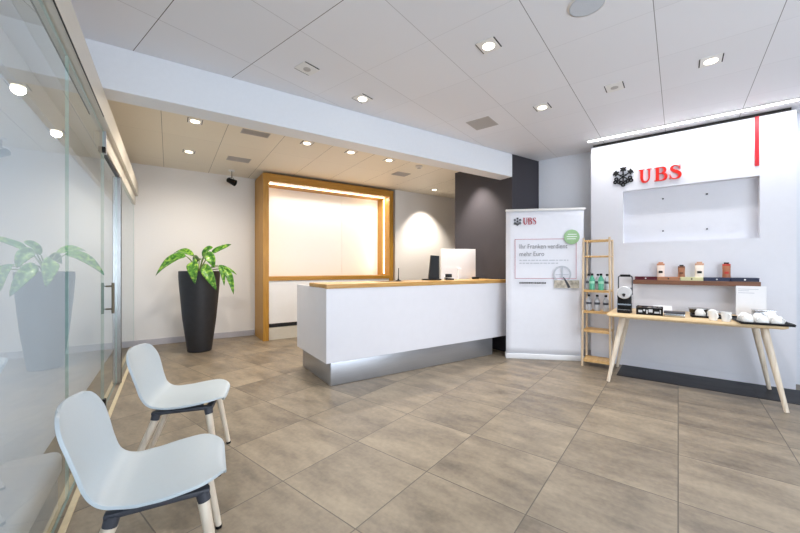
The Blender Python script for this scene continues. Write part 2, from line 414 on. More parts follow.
# ------------------------------------------------------------------ wood-framed wall unit
wu = thing('wall_unit', 'tall oak-framed white wall unit with lit edges behind the counter', 'wall unit', (0, 0, 0))
x0, x1, yf, yb, zt = 1.325, 3.925, 6.2, 6.88, 2.855
MB().box(x0, x0+.095, yf, yb, 0, zt, .002, 1).build('upright', oak_v, wu)
MB().box(x1-.095, x1, yf, yb, 0, zt, .002, 1).build('upright', oak_v, wu)
MB().box(x0+.095, x1-.095, yf, yb, zt-.135, zt, .002, 1).build('top_board', oak, wu)
MB().box(x0+.095, 2.98, 6.70, 6.72, 1.09, zt-.135).build('back_panel', pink_white, wu, smooth=False)
MB().box(2.984, x1-.095, 6.70, 6.72, 1.09, zt-.135).build('back_panel', pink_white, wu, smooth=False)
MB().box(x0+.095, x1-.095, yf, 6.72, 1.02, 1.09, .002, 1).build('shelf_board', oak, wu)
MB().box(x0+.095, x1-.095, yf+.02, yf+.045, .285, 1.02).build('lower_panel', white_plastic, wu)
MB().box(x0+.095, x1-.095, yf+.10, yf+.12, .21, .285).build('shadow_gap', dark_plastic, wu)
MB().box(x0+.095, x1-.095, yf+.05, yf+.08, 0, .21).build('plinth', header_beige, wu)
MB().box(x0+.12, x1-.12, 6.34, 6.40, zt-.139, zt-.134).build('light_strip', led_warm, wu)
MB().box(x1-.0995, x1-.0945, 6.40, 6.45, 1.12, zt-.16).build('light_strip', led_warm, wu)
MB().box(x0+.0945, x0+.0995, 6.40, 6.45, 1.12, zt-.16).build('light_strip', led_warm, wu)

# ------------------------------------------------------------------ reception desk
dk = thing('reception_desk', 'long white reception desk with oak counter top and metal plinth', 'desk', (0, 0, 0))
DX1 = 4.10
MB().box(1.345, DX1, 3.41, 3.45, .255, 1.025, .002, 1).build('front_panel', lam_white, dk)
MB().box(1.345, 1.385, 3.452, 4.39, .255, 1.035, .002, 1).build('side_panel', lam_white, dk)
MB().box(1.387, DX1, 3.452, 4.39, .255, .30).build('bottom_board', lam_white, dk, smooth=False)
MB().box(1.387, DX1, 3.75, 4.39, .70, .735).build('work_surface', white_plastic, dk, smooth=False)
MB().box(1.345, DX1, 3.405, 3.93, 1.0255, 1.072, .003, 1).build('counter_top', [oak_top, oak], dk)
o = dk.children[-1]
for p in o.data.polygons:
    if abs(p.normal.z) < .5: p.material_index = 1
MB().box(1.387, DX1, 3.90, 3.93, .735, 1.0255).build('inner_panel', lam_white, dk, smooth=False)
MB().box(1.41, 3.87, 3.455, 4.37, 0, .255, .01, 2).build('plinth', alu, dk)
# things on the counter
m_ = thing('monitor', 'white-backed computer monitor standing on the reception desk', 'monitor', (3.745, 4.03, .735), R(-22))
MB().box(-.28, .28, -.015, .02, .30, .80, .006, 2).build('display', white_plastic, m_)
MB().box(-.27, .27, .0195, .0225, .31, .79).build('screen', black_gloss, m_)
MB().box(-.03, .03, -.04, -.016, .012, .50, .004, 1).build('stand', white_plastic, m_)
MB().box(-.13, .13, -.12, .10, 0, .012, .004, 1).build('base', chrome, m_)
h_ = thing('card_terminal', 'tapered black card terminal standing beside the monitor on the counter', 'terminal', (3.075, 3.81, 1.072), R(-28))
MB().box(-.16, .10, -.06, .06, 0, .018, .004, 1).build('base', black, h_)
MB().prism([(-.075, .018), (.075, .018), (.075, .335), (-.04, .345)], -.03, .03).build('body', black, h_)
MB().prism([(-.055, .13), (.062, .13), (.062, .31), (-.035, .318)], -.034, -.0305).build('screen', black, h_)
s_ = thing('desk_phone', 'small black phone in front of the white monitor', 'phone', (3.30, 3.74, 1.072), R(-30))
MB().prism([(-.06, 0), (.06, 0), (.06, .02), (-.06, .035)], -.05, .05).build('base', black, s_)
MB().box(-.055, .035, -.03, .02, .035, .085, .008, 2).build('handset', black, s_)
p_ = thing('pen_stand', 'upright pen in a black holder on the counter', 'pen', (2.43, 3.72, 1.0745))
MB().lathe([(.035, 0), (.035, .008), (.012, .014), (.010, .03)], 20).build('holder', black, p_)
MB().tube([(0, 0, .028), (.004, 0, .165)], [.006, .0045], 10).build('pen', black, p_)
tag(MB().box(-.16, .16, -.11, .11, 0, .0022, .0005, 1).build('writing_mat', black, None, (2.31, 3.74, 1.072), R(-4)), 'flat black writing mat lying on the oak counter', 'mat')
j_ = thing('computer_mouse', 'small black mouse at right end of the oak counter', 'mouse', (3.86, 3.78, 1.072), R(-20))
MB().box(-.055, .055, -.03, .03, 0, .034, .014, 3).build('shell', black, j_)
MB().box(-.006, .006, -.01, .01, .032, .037, .002, 1).build('scroll_wheel', dark_plastic, j_)

# ------------------------------------------------------------------ key emblem and serif lettering
def smooth_path(pts, ws, n=5):
    out = []; ow = []
    for i in range(len(pts)-1):
        p0 = pts[max(i-1, 0)]; p1 = pts[i]; p2 = pts[i+1]; p3 = pts[min(i+2, len(pts)-1)]
        for k in range(n):
            t = k/n
            out.append(tuple(.5*((2*p1[a]) + (-p0[a]+p2[a])*t + (2*p0[a]-5*p1[a]+4*p2[a]-p3[a])*t*t + (-p0[a]+3*p1[a]-3*p2[a]+p3[a])*t**3) for a in (0, 1)))
            ow.append(ws[i]*(1-t)+ws[i+1]*t)
    out.append(pts[-1]); ow.append(ws[-1]); return out, ow
def letter(ch, h, d, M=None):
    mb = MB(); S = Matrix.Diagonal((h, 1, h, 1)); S = S if M is None else M @ S
    def rect(a, b, c, e, k=0): mb.box(a, b, -d, 0, c, e, M=S)
    def stroke(p, w, n=6): q, v = smooth_path(p, w, n); mb.strip(q, v, -d*.98, 0, M=S)
    if ch == 'U':
        rect(.0, .42, .95, 1); rect(.58, .95, .95, 1)
        stroke([(.21, .96), (.21, .6), (.215, .34), (.29, .13), (.46, .045), (.62, .09), (.74, .25), (.765, .45), (.765, .96)], [.22, .22, .22, .19, .11, .09, .10, .12, .12])
    if ch == 'B':
        rect(.0, .36, .945, 1); rect(.0, .36, 0, .055); rect(.1, .31, .05, .95)
        stroke([(.3, .973), (.48, .97), (.62, .90), (.665, .76), (.61, .61), (.46, .535), (.3, .53)], [.055, .07, .16, .20, .16, .07, .055])
        stroke([(.3, .525), (.50, .52), (.68, .43), (.73, .27), (.67, .11), (.5, .03), (.3, .028)], [.055, .07, .17, .21, .17, .07, .055])
    if ch == 'S':
        rect(.585, .64, .68, .99); rect(.04, .095, .02, .35)
        stroke([(.60, .74), (.52, .91), (.36, .965), (.20, .90), (.15, .77), (.24, .63), (.42, .52), (.58, .38), (.61, .24), (.53, .09), (.34, .03), (.17, .09), (.075, .28)],
               [.03, .05, .06, .12, .17, .19, .21, .19, .17, .12, .06, .05, .03])
    return mb
def emblem(r, d, M=None):
    """three crossed keys with trefoil bows, in a circle of radius r"""
    mb = MB()
    for a in (90, 34, 146):
        K = tr(0, 0, 0) @ Matrix.Rotation(-R(a-90), 4, 'Y') @ Matrix.Diagonal((r, 1, r, 1))
        K = K if M is None else M @ K
        dd = d * (1 - .04*[90, 34, 146].index(a))
        mb.box(-.055, .055, -dd, 0, -.45, 1.0, M=K)
        for q in (1, -1):
            mb.box(.055*q, .19*q, -dd*.99, 0, .60, .97, M=K); mb.box(.19*q, .27*q, -dd*.98, 0, .84, .97, M=K); mb.box(.19*q, .27*q, -dd*.98, 0, .60, .73, M=K)
        mb.box(-.11, .11, -dd*.97, 0, .22, .30, M=K)
        for cx_, cz_ in ((0, -.84), (.20, -.60), (-.20, -.60)):
            pts = [(cx_+.14*math.cos(t), cz_+.14*math.sin(t)) for t in [2*PI*i/14 for i in range(15)]]
            mb.strip(pts, [.125]*15, -dd*.96, 0, M=K)
    return mb

# ------------------------------------------------------------------ sign panel (turned wall)
sp = thing('sign_panel', 'tall white wall panel with recessed niche and thin red stripe', 'wall panel', (0, 0, 0), B)
n0, n1 = 5.28, 5.556; ta, tb = -.94, .917; na, nb, nz0, nz1 = -.679, .552, 1.56, 2.222
pb = MB()
pb.box(n0, n1, nb, tb, .08, 2.848); pb.box(n0, n1, ta, na, .08, 2.848)
pb.box(n0, n1, na, nb, .08, nz0); pb.box(n0, n1, na, nb, nz1, 2.848)
pb.box(n0+.10, n1, na, nb, nz0, nz1)
pb.build('panel', panel_white, sp, smooth=False)
MB().box(n0+.004, n1, ta+.004, tb-.004, 0, .0795, .001, 1).build('baseboard', lam_white, sp)
MB().box(n0+.03, n1, ta+.03, tb-.02, 2.8485, CEIL).build('shadow_gap', slot, sp, smooth=False)
MB().box(n0-.012, n0, -.672, -.640, 2.325, 2.85, .001, 1).build('red_stripe', stripe_red, sp)
for t_, z_ in ((.146, 2.09), (-.261, 2.095), (.146, 1.695), (-.261, 1.692)):
    MB().lathe([(.009, 0), (.009, .012), (.004, .016)], 12, M=tr(n0+.10, t_, z_) @ rot('Y', -PI/2)).build('wall_fixing', dark_plastic, sp)
# sign: emblem and three letters.  sign local x runs along -T (left to right as seen), y into the wall
sg = thing('wall_sign', 'raised red serif letters beside a black crossed-keys emblem above the niche', 'sign', at(n0, .55, 2.30), B - PI/2)
emblem(.122, .016, tr(0, 0, .105)).build('emblem', sign_black, sg)
for ch, t_, w_ in (('U', .383, .82), ('B', .228, .93), ('S', .087, 1.02)):
    letter(ch, .166, .022, tr(.55-t_, 0, -.006) @ Matrix.Diagonal((w_, 1, 1, 1))).build('letter', red_paint, sg)

# wall shelf with boxes and bags
ws = tag(MB().box(-.155, 0, -.55, .55, 0, .05, .003, 1).build('wall_shelf', walnut, None, at(n0, -.117, 1.046), B), 'long brown wooden shelf fixed under the niche', 'shelf')
box_specs = [(.417, .197, '#5a1222', 'dark red gift box at the left end of the wall shelf'),
             (.195, -.017, '#b07a58', 'copper-coloured flat box between the red and cream boxes'),
             (-.019, -.220, '#d8d6a8', 'pale cream-yellow flat box in the middle of the wall shelf'),
             (-.222, -.440, '#2b3350', 'dark blue flat box just right of the cream box'),
             (-.442, -.660, '#232b44', 'dark navy flat box at the right end of the wall shelf')]
for a, b, col, lb_ in box_specs:
    t = thing('flat_box', lb_, 'box', at(n0-.075, (a+b)/2, 1.096), B, 'flat boxes on the wall shelf')
    w = a-b; bm_ = mat('box_card', col, .45, var=.06)
    MB().box(-.055, .055, -w/2+.002, w/2-.002, 0, .026, .002, 1).build('tray', bm_, t)
    MB().box(-.058, .058, -w/2+.0005, w/2-.0005, .026, .04, .002, 1).build('lid', bm_, t)
    MB().lathe([(.008, 0), (.008, .0012)], 12, M=tr(-.058, 0, .02) @ rot('Y', -PI/2)).build('seal', sign_black if col[1] in 'db' else white_plastic, t)
bag_specs = [(.163, .078, .175, '#f0dccf', '#c58a6a', 'pale coffee bag with a dark dot, standing at the left', True),
             (-.030, .066, .140, '#a06a4a', '#6b3f28', 'short brown coffee bag standing on the copper box', False),
             (-.188, .082, .175, '#f3e6d8', '#d9a88a', 'tall cream coffee bag standing on the cream box', True),
             (-.412, .070, .165, '#a86848', '#c03a2a', 'brown coffee bag with red folded top on the blue box', False)]
for t_, w, h, c1, c2, lb_, dot in bag_specs:
    t = thing('coffee_bag', lb_, 'bag', at(n0-.075, t_, 1.136), B, 'coffee bags on the wall shelf')
    b1 = mat('bag_paper', c1, .5, var=.06); b2 = mat('bag_band', c2, .5, var=.06)
    MB().grid(lambda u, v: (-.026*math.sin(2*PI*u)*(1-.75*v**2), w/2*math.cos(2*PI*u)*(1-.06*math.sin(PI*v)), h*.78*v), 24, 8).build('bag', b1, t)
    MB().box(-.008, .008, -w/2*.95, w/2*.95, h*.775, h*.90, .003, 1).build('folded_top', b2, t)
    MB().box(-.006, .006, -w*.3, w*.3, h*.90, h, .002, 1).build('clip', b2 if dot else black, t)
    MB().box(-.027, -.024, -w*.25, w*.25, h*.25, h*.40, .001, 1).build('label', black if dot else b2, t)

# ------------------------------------------------------------------ serving table
tbx = thing('serving_table', 'long pale wooden table with splayed legs in front of the sign panel', 'table', at(4.78, -.065), B)
def table_top():
    mb = MB(); r = .05; X, Y_ = .40, .68; pts = []
    for cx_, cy_, a0 in ((X-r, Y_-r, 0), (-X+r, Y_-r, 90), (-X+r, -Y_+r, 180), (X-r, -Y_+r, 270)):
        for k in range(7): a = R(a0 + 15*k); pts.append((cx_+r*math.cos(a), cy_+r*math.sin(a)))
    lv = [(.712, .975), (.722, 1.), (.738, 1.), (.742, .995)]
    rings = [[mb.bm.verts.new((x*s, y*s, z)) for x, y in pts] for z, s in lv]
    for a, b in zip(rings, rings[1:]):
        for i in range(len(pts)): mb.bm.faces.new((a[i], a[(i+1) % len(pts)], b[(i+1) % len(pts)], b[i]))
    mb.bm.faces.new(rings[0][::-1]); mb.bm.faces.new(rings[-1]); return mb
table_top().build('tabletop', ash, tbx)
for sx in (-1, 1):
    for sy in (-1, 1):
        p0 = (sx*.275, sy*.54, .712); p1 = (sx*.365, sy*.665, 0)
        MB().tube([p0, (sx*.282, sy*.55, .64), p1], [.028, .029, .0165], 16).build('leg', ash_leg, tbx)
MB().box(-.29, .29, -.55, .55, .690, .712, .002, 1).build('underframe', ash_leg, tbx)
TZ = .742
def on_table(name, label, cat, n, t, rz=0., z=TZ, group=None): return thing(name, label, cat, at(n, t, z), B - PI/2 + rz, group)
# local: x to the right along the table, y towards the wall, z up
cm = on_table('coffee_machine', 'black and chrome capsule coffee machine with arched lever on the table', 'coffee machine', 4.68, .47)
MB().box(-.064, .064, -.07, .12, 0, .185, .008, 2).build('body', black, cm)
MB().box(-.071, -.0645, -.07, .12, 0, .20, .003, 1).build('side_panel', chrome, cm)
MB().box(.0645, .071, -.07, .12, 0, .20, .003, 1).build('side_panel', chrome, cm)
MB().box(-.06, .06, -.13, -.0705, 0, .035, .006, 2).build('drip_tray', black, cm)
MB().box(-.058, .058, -.125, -.0705, .036, .042).build('drip_grid', steel, cm)
MB().box(-.064, .064, -.078, -.0705, .085, .10).build('front_band', chrome, cm)
MB().lathe([(.066, -.045), (.070, -.03), (.070, .03), (.062, .04)], 28, M=tr(0, -.06, .225) @ rot('X', PI/2)).build('brew_head', mat('satin_silver', '#d2d2d4', .4, metal=.3), cm)
MB().tube([(0, -.105, .205), (0, -.125, .19)], [.016, .012], 14).build('spout', black, cm)
arch = [(-.066, 0, .20), (-.066, 0, .39)] + [(-.066+.02*(1-math.cos(a)), 0, .39+.02*math.sin(a)) for a in (PI/4, PI/2)]
arch += [(-x, y, z) for x, y, z in arch[::-1]]
MB().tube([(x, y+.02, z) for x, y, z in arch], .0065, 10).build('lever', dark_plastic, cm)
MB().box(-.05, .05, .008, .032, .398, .425, .006, 2).build('lever_grip', black, cm)
MB().box(-.055, .055, .121, .19, .0, .27, .012, 2).build('water_tank', glass_mat('tank_plastic', '#c8ccd0', 1.4), cm)

cb = on_table('capsule_box', 'black open box of coffee capsules beside the coffee machine', 'box', 4.60, .24, R(0))
kb = MB()
kb.box(-.115, .115, -.065, .065, 0, .006); kb.box(-.115, .115, -.065, -.06, .006, .075); kb.box(-.115, .115, .06, .065, .006, .085)
kb.box(-.115, -.11, -.06, .06, .006, .085); kb.box(.11, .115, -.06, .06, .006, .085); kb.box(-.11, .11, -.002, .002, .006, .06)
kb.build('tray', black, cb, smooth=False)
for i in range(5):
    cpm = mat('capsule_foil', random.choice(['#8c8c90', '#3a3236', '#6e5a44', '#b8b0a8']), .3, metal=.6)
    for jy in (-.031, .031):
        MB().lathe([(.013, 0), (.019, .034), (.021, .035), (.021, .037), (.006, .040)], 16, M=tr(-.086+.043*i, jy, .04)).build('capsule', cpm, cb)
for a_, b_, c_, d_ in ((-.095, -.06, .025, .05), (-.05, -.035, .04, .06), (-.025, -.012, .015, .055), (-.005, .03, .03, .062), (.045, .085, .022, .04), (.09, .10, .02, .06)):
    MB().box(a_, b_, -.0662, -.0652, c_, d_).build('print', print_pale, cb)

for k, (n, t, lab) in enumerate([(4.93, .14, 'white folded card standing behind the capsule box')]):
    o = thing('folded_card', lab, 'card', at(n, t, TZ), B - PI/2 + R(6))
    for s in (-1, 1):
        MB().grid(lambda u, v: (-.085+.17*u, s*(.03*(1-v)+.0008), .075*v), 1, 1).build('leaf', white_plastic, o)
sb = on_table('metal_tin', 'flat steel tin lying between the capsule box and the cups', 'tin', 4.55, .03)
MB().box(-.085, .085, -.07, .07, 0, .04, .008, 3).build('tin', steel, sb)
MB().box(-.087, .087, -.072, .072, .04, .052, .005, 2).build('lid', dark_plastic, sb)
nd = tag(MB().box(-.06, .06, -.04, .04, 0, .02, .003, 1).build('napkin_stack', white_plastic, None, at(4.78, .055, TZ), B - PI/2), 'small white napkin stack behind the steel tin', 'napkins')

def tray_thing(name, label, n, t, w, d, m, rz=0.):
    o = on_table(name, label, 'tray', n, t, rz)
    mb = MB(); mb.box(-w/2, w/2, -d/2, d/2, 0, .006, .002, 1); mb.build('tray', m, o)
    rim = []
    r = .03
    for cx_, cy_, a0 in ((w/2-r, d/2-r, 0), (-w/2+r, d/2-r, 90), (-w/2+r, -d/2+r, 180), (w/2-r, -d/2+r, 270)):
        for q in range(5): a = R(a0+22.5*q); rim.append((cx_+r*math.cos(a), cy_+r*math.sin(a), .012))
    MB().tube(rim, .009, 8, closed=True).build('rim', m, o); return o
tray_thing('serving_tray', 'small dark tray carrying upturned cups on the table', 4.74, -.225, .24, .26, black)
tray_thing('serving_tray', 'large black tray of white cups overhanging the right table end', 4.585, -.585, .34, .47, black, R(5))

def cup_mesh_mug(): 
    return MB().lathe([(.026, 0), (.031, .004), (.039, .085), (.0395, .088), (.037, .087), (.029, .008), (.001, .006)], 28, capt=False)
def make_mug(label, loc, rz):
    o = thing('mug', label, 'mug', loc, rz, 'white mugs in front of the trays')
    cup_mesh_mug().build('bowl', porcelain, o)
    MB().tube([(.036+.024*math.sin(a), 0, .045+.026*math.cos(a)) for a in [PI*k/8 for k in range(9)]], .0048, 8).build('handle', porcelain, o); return o
mg = make_mug('white handled mug at the table front, left one of two', at(4.47, -.262, TZ), B - PI/2 + R(-60))
dup(mg, at(4.44, -.350, TZ), B - PI/2 + R(-60), 'white handled mug at the table front, right one of two')
def make_cup(label, loc, rz, group):
    o = thing('cup', label, 'cup', loc, rz, group)
    MB().lathe([(.042, 0), (.043, .003), (.038, .035), (.027, .062), (.022, .066), (.020, .064), (.001, .062)], 28, capb=False, capt=False).build('bowl', porcelain, o)
    MB().tube([(.034+.02*math.sin(a), 0, .032+.018*math.cos(a)) for a in [PI*k/8 for k in range(9)]], .004, 8).build('handle', porcelain, o); return o
c0 = make_cup('upturned white cup at left front of the small dark tray', at(4.685, -.175, TZ+.006), B + R(-135), 'upturned cups on the small tray')
dup(c0, at(4.79, -.178, TZ+.006), B + R(135), 'upturned white cup at left back of the small dark tray')
dup(c0, at(4.69, -.272, TZ+.006), B + R(-45), 'upturned white cup at right front of the small dark tray')
dup(c0, at(4.795, -.275, TZ+.006), B + R(45), 'upturned white cup at right back of the small dark tray')
where = [['front row, nearest the mugs', 'front row, second from the mugs', 'front row, third from the mugs'],
         ['middle row, nearest the mugs', 'middle row, second from the mugs', 'middle row, third from the mugs'],
         ['back row, beside the acrylic sign', 'back row, in its middle', 'back row, near the steel box']]
for r_ in range(3):
    for c_ in range(3):
        dup(c0, at(4.47+.105*r_, -.495-.095*c_+(r_ % 2)*.02, TZ+.006), B + R(45+90*((r_+c_) % 4)), 'upturned white cup on large black tray, %s' % where[r_][c_], 'upturned cups on the large tray')
gd = on_table('glass_dish', 'dark glass dish with flat lid behind the small tray', 'dish', 4.98, -.18)
MB().lathe([(.07, 0), (.085, .02), (.09, .055)], 28).build('bowl', black_gloss, gd)
MB().lathe([(.095, .055), (.095, .062), (.02, .07)], 28).build('lid', steel, gd)
ns = on_table('steel_box', 'small steel box standing behind the large black tray', 'box', 4.905, -.655, R(5))
MB().box(-.075, .075, -.05, .05, 0, .075, .006, 2).build('body', steel, ns); MB().box(-.08, .08, -.055, .055, .075, .09, .004, 1).build('lid', chrome, ns)
# acrylic sign leaning in its foot
ac = on_table('notice_stand', 'white printed notice in an upright holder at the back of the table', 'notice', 5.10, -.59)
MB().box(-.115, .115, -.03, .03, 0, .008, .002, 1).build('foot', white_plastic, ac)
MB().box(-.113, .113, -.004, .004, .008, .31, .001, 1).build('sheet', white_plastic, ac)
for z_, w in ((.275, .15), (.258, .08), (.236, .12)):
    MB().box(-.095, -.095+w, -.0052, -.0042, z_, z_+.005).build('text_line', print_pale, ac)

# ------------------------------------------------------------------ bamboo rack with bottles
rk = thing('bamboo_rack', 'tall narrow bamboo ladder rack with open shelves beside the banner', 'shelf', at(5.06, .80), B - PI/2)
W2, D2 = .155, .135
for sx in (-1, 1):
    MB().tube([(sx*W2, -D2, 0), (sx*(W2-.012), -D2+.02, 1.62)], .013, 10).build('post', bamboo, rk)
    MB().tube([(sx*W2, D2, 0), (sx*(W2-.012), D2-.02, 1.60)], .013, 10).build('post', bamboo, rk)
for z_ in (.085, .46, .70, .963):
    k = W2-.012*z_/1.6
    sb_ = MB()
    for i in range(5): sb_.box(-k, k, -D2+.01+i*.052, -D2+.056+i*.052, z_-.012, z_, .002, 1)
    sb_.box(-k, k, -D2+.002, -D2+.014, z_-.028, z_-.0125); sb_.box(-k, k, D2-.02, D2-.008, z_-.028, z_-.0125)
    sb_.build('shelf_board', bamboo_h, rk)
for z_ in (1.585, 1.385):
    for y_ in (-D2+.019, D2-.02): MB().tube([(-W2+.012, y_, z_), (W2-.012, y_, z_)], .009, 8).build('rail', bamboo_h, rk)
for sx in (-1, 1):
    for z_ in (1.585, 1.385): MB().tube([(sx*(W2-.012), -D2+.02, z_), (sx*(W2-.012), D2-.02, z_)], .008, 8).build('rail', bamboo_h, rk)
green_b = mat('green_bottle', '#5fbd9a', .12, var=.05, trans=.2); clear_b = mat('clear_bottle', '#dde2ea', .08, var=.03, trans=.45)
label_dark = mat('bottle_label', '#3b3f4c', .5, var=.05); label_pale = mat('bottle_label_pale', '#9fd8bf', .5, var=.05)
RKX = lambda x, y, z: at(5.06 + y, .80 - x, z)
def make_bottle(label, loc, body, lab, h, group):
    o = thing('bottle', label, 'bottle', loc, B - PI/2, group)
    r = .032
    MB().lathe([(r*.85, 0), (r, .006), (r, h*.62), (r*.86, h*.70), (.013, h*.84), (.012, h*.90)], 24).build('body', body, o)
    MB().lathe([(r+.0008, h*.40), (r+.0012, h*.41), (r+.0012, h*.53), (r+.0008, h*.54)], 24, capt=False, capb=False).build('label_band', lab, o)
    MB().lathe([(.016, h*.89), (.016, h), (.012, h+.003)], 18).build('cap', black, o); return o
g1 = make_bottle('green bottle on the upper rack shelf, left of two', RKX(-.055, -.07, .963), green_b, label_pale, .205, 'bottles on the upper rack shelf')
dup(g1, RKX(.045, -.07, .963), B - PI/2, 'green bottle on the upper rack shelf, right of two')
k1 = make_bottle('clear bottle standing behind the green bottles, leftmost', RKX(-.11, .02, .963), clear_b, label_dark, .20, 'bottles on the upper rack shelf')
dup(k1, RKX(-.005, .03, .963), B - PI/2, 'clear bottle standing between and behind the green bottles')
dup(k1, RKX(.10, .02, .963), B - PI/2, 'clear bottle standing behind the green bottles, rightmost')
k2 = dup(k1, RKX(-.095, -.05, .70), B - PI/2, 'clear bottle with dark band on second shelf, leftmost', 'clear bottles on the second rack shelf')
dup(k1, RKX(.0, -.05, .70), B - PI/2, 'clear bottle with dark band on second shelf, middle', 'clear bottles on the second rack shelf')
dup(k1, RKX(.095, -.05, .70), B - PI/2, 'clear bottle with dark band on second shelf, rightmost', 'clear bottles on the second rack shelf')

# ------------------------------------------------------------------ roll-up banner
bn = thing('roll_up_banner', 'white roll-up banner with printed red frame beside the reception desk', 'banner', (3.873, 3.218, 0), R(-42.4))
BW = 1.0
MB().grid(lambda u, v: (BW*u, .004*math.sin(5*u)+.012*math.sin(PI*v), .07+1.95*v), 12, 24).build('printed_sheet', fabric_white, bn)
sm = bn.children[-1].modifiers.new('Solidify', 'SOLIDIFY'); sm.thickness = .002; sm.offset = 1
MB().box(-.004, BW+.008, -.012, .10, .0, .07, .006, 2).build('base', white_plastic, bn)
MB().box(-.004, BW+.02, -.014, .022, 2.015, 2.045, .006, 2).build('top_rail', trim_white, bn)
MB().tube([(.5, .05, .07), (.5, .03, 2.02)], .011, 8).build('support_pole', alu, bn)
BY_ = -.013
emblem(.055, .0015, tr(.150, BY_+.002, 1.873)).build('emblem', print_dark, bn)
for i, ch in enumerate('UBS'): letter(ch, .092, .0015, tr(.222+.063*i, BY_+.002, 1.832) @ Matrix.Diagonal((.72, 1, 1, 1))).build('letter', print_red, bn)
fr_ = MB(); w_ = .006
fr_.box(.115, .905, BY_, BY_+.0015, 1.628, 1.628+w_); fr_.box(.115, .905, BY_, BY_+.0015, 1.095, 1.095+w_)
fr_.box(.115, .115+w_, BY_, BY_+.0015, 1.095+w_, 1.628); fr_.box(.899, .905, BY_, BY_+.0015, 1.095+w_, 1.628)
fr_.build('frame_line', print_rose, bn, smooth=False)
text('headline', 'Ihr Franken verdient', .088, print_grey, bn, (.172, BY_+.001, 1.505), width=.615)
text('headline', 'mehr Euro', .088, print_grey, bn, (.172, BY_+.001, 1.402), width=.32)
for z_, w in ((1.338, .63), (1.298, .50)):
    tl = MB(); x = .175
    while x < .175 + w:
        l = random.choice((.03, .045, .06, .075)); l = min(l, .175+w-x); tl.box(x, x+l, BY_, BY_+.001, z_, z_+.013); x += l+.012
    tl.build('small_print', print_pale, bn, smooth=False)
tl = MB(); x = .175
while x < .52:
    l = random.choice((.012, .016, .02)); tl.box(x, x+l, BY_, BY_+.001, 1.026, 1.048); x += l+.004
tl.build('small_print', print_dark, bn, smooth=False)
MB().lathe([(.098, 0), (.098, .0015)], 40, M=tr(.846, BY_-.0003, 1.655) @ rot('X', PI/2)).build('badge', badge_green, bn)
for z_, a, b in ((1.69, -.05, .06), (1.66, -.065, .065), (1.63, -.06, .05)):
    MB().box(.846+a, .846+b, BY_-.0028, BY_-.0019, z_-.004, z_+.004, M=None).build('badge_text', white_plastic, bn)
# picture printed low in the frame: a pale round dial over a strip of market stall colours
pc = MB(); pts = [(.725+.105*math.cos(2*PI*i/32), 1.155+.105*math.sin(2*PI*i/32)) for i in range(33)]
pc.strip(pts, [.022]*33, BY_, BY_+.0015); pc.box(.715, .735, BY_+.0002, BY_+.0015, 1.10, 1.25); pc.box(.64, .81, BY_+.0003, BY_+.0015, 1.145, 1.155)
pc.build('picture', print_pale, bn, smooth=False)
MB().box(.625, .94, BY_-.001, BY_-.0002, .972, 1.075).build('picture', mat('picture_tone', '#b9b1a2', .6, var=.45, scale=22), bn)
MB().strip([(.74, 1.12), (.79, 1.03), (.815, .975)], [.012, .03, .035], BY_-.003, BY_-.0011).build('picture', print_dark, bn)

# ------------------------------------------------------------------ planter
pl = thing('potted_plant', 'leafy green plant in a tall tapered charcoal planter by the back wall', 'plant', (.384, 6.04, 0), R(-33.4))
MB().lathe([(.150, 0), (.162, .012), (.225, .50), (.266, .98), (.274, 1.12), (.272, 1.19), (.267, 1.196), (.257, 1.19), (.252, 1.10)], 48, capt=False).build('pot', pot_black, pl)
MB().lathe([(.253, 1.105), (.15, 1.125), (.001, 1.13)], 32, capt=False).build('soil', soil, pl)
def leaf(base, ctrl, tip, w, facing, fold=.16, bend=0.):
    """leaf blade from base through ctrl to tip; facing = direction its upper side looks at"""
    b, c, t = (Vector((q[0]-.573*q[1], q[1], q[2])) for q in (base, ctrl, tip)); f = Vector(facing).normalized()
    def pt(s): return b*(1-s)**2 + c*2*s*(1-s) + t*s*s
    def fn(u, v):
        p = pt(u); d = (pt(min(u+.01, 1)) - pt(max(u-.01, 0))).normalized(); sd = d.cross(f).normalized(); up = sd.cross(d)
        hw = w*.84/2 * (math.sin(PI*u**.85)**.75 if 0 < u < 1 else 0) ; k = (v-.5)*2
        return p + sd*hw*k + up*(abs(k)*hw*fold*2 - .012*math.sin(9*u)*abs(k)*(1 if k > 0 else -1)*.4)
    mb = MB(); mb.grid(fn, 16, 8); bmesh.ops.remove_doubles(mb.bm, verts=mb.bm.verts, dist=.0004)
    o = mb.build('leaf', leaf_m, pl, recalc=True, ang=80)
    s = o.modifiers.new('Solidify', 'SOLIDIFY'); s.thickness = .0035
    # stalk from the crown to the leaf base, a sub-part of the leaf
    cr = Vector((random.uniform(-.03, .03), random.uniform(-.03, .03), 1.125)); mid = (cr*.45+b*.55) + Vector((0, 0, .07))
    P = [cr*(1-s_)**2 + mid*2*s_*(1-s_) + b*s_*s_ for s_ in [i/8 for i in range(9)]]
    MB().tube(P, [.010]*4+[.008]*3+[.006, .005], 8).build('stalk', stem_m, o)
F_ = (0, -1, .35)
leaf((-.20, -.03, 1.415), (-.40, -.08, 1.44), (-.645, -.14, 1.125), .19, (-.25, -.9, .5))
leaf((-.09, .08, 1.42), (-.25, .14, 1.54), (-.40, .16, 1.47), .15, (0, -.55, .8))
leaf((-.10, -.20, 1.34), (-.10, -.34, 1.32), (-.065, -.33, 1.01), .185, F_)
leaf((.045, -.18, 1.27), (.09, -.36, 1.25), (.235, -.33, .925), .17, (.15, -1, .3))
leaf((.08, -.08, 1.43), (.16, -.20, 1.45), (.21, -.20, 1.24), .165, (.1, -1, .45))
leaf((.05, .03, 1.40), (.10, .0, 1.54), (.20, .02, 1.55), .14, (-.2, -.9, .5))
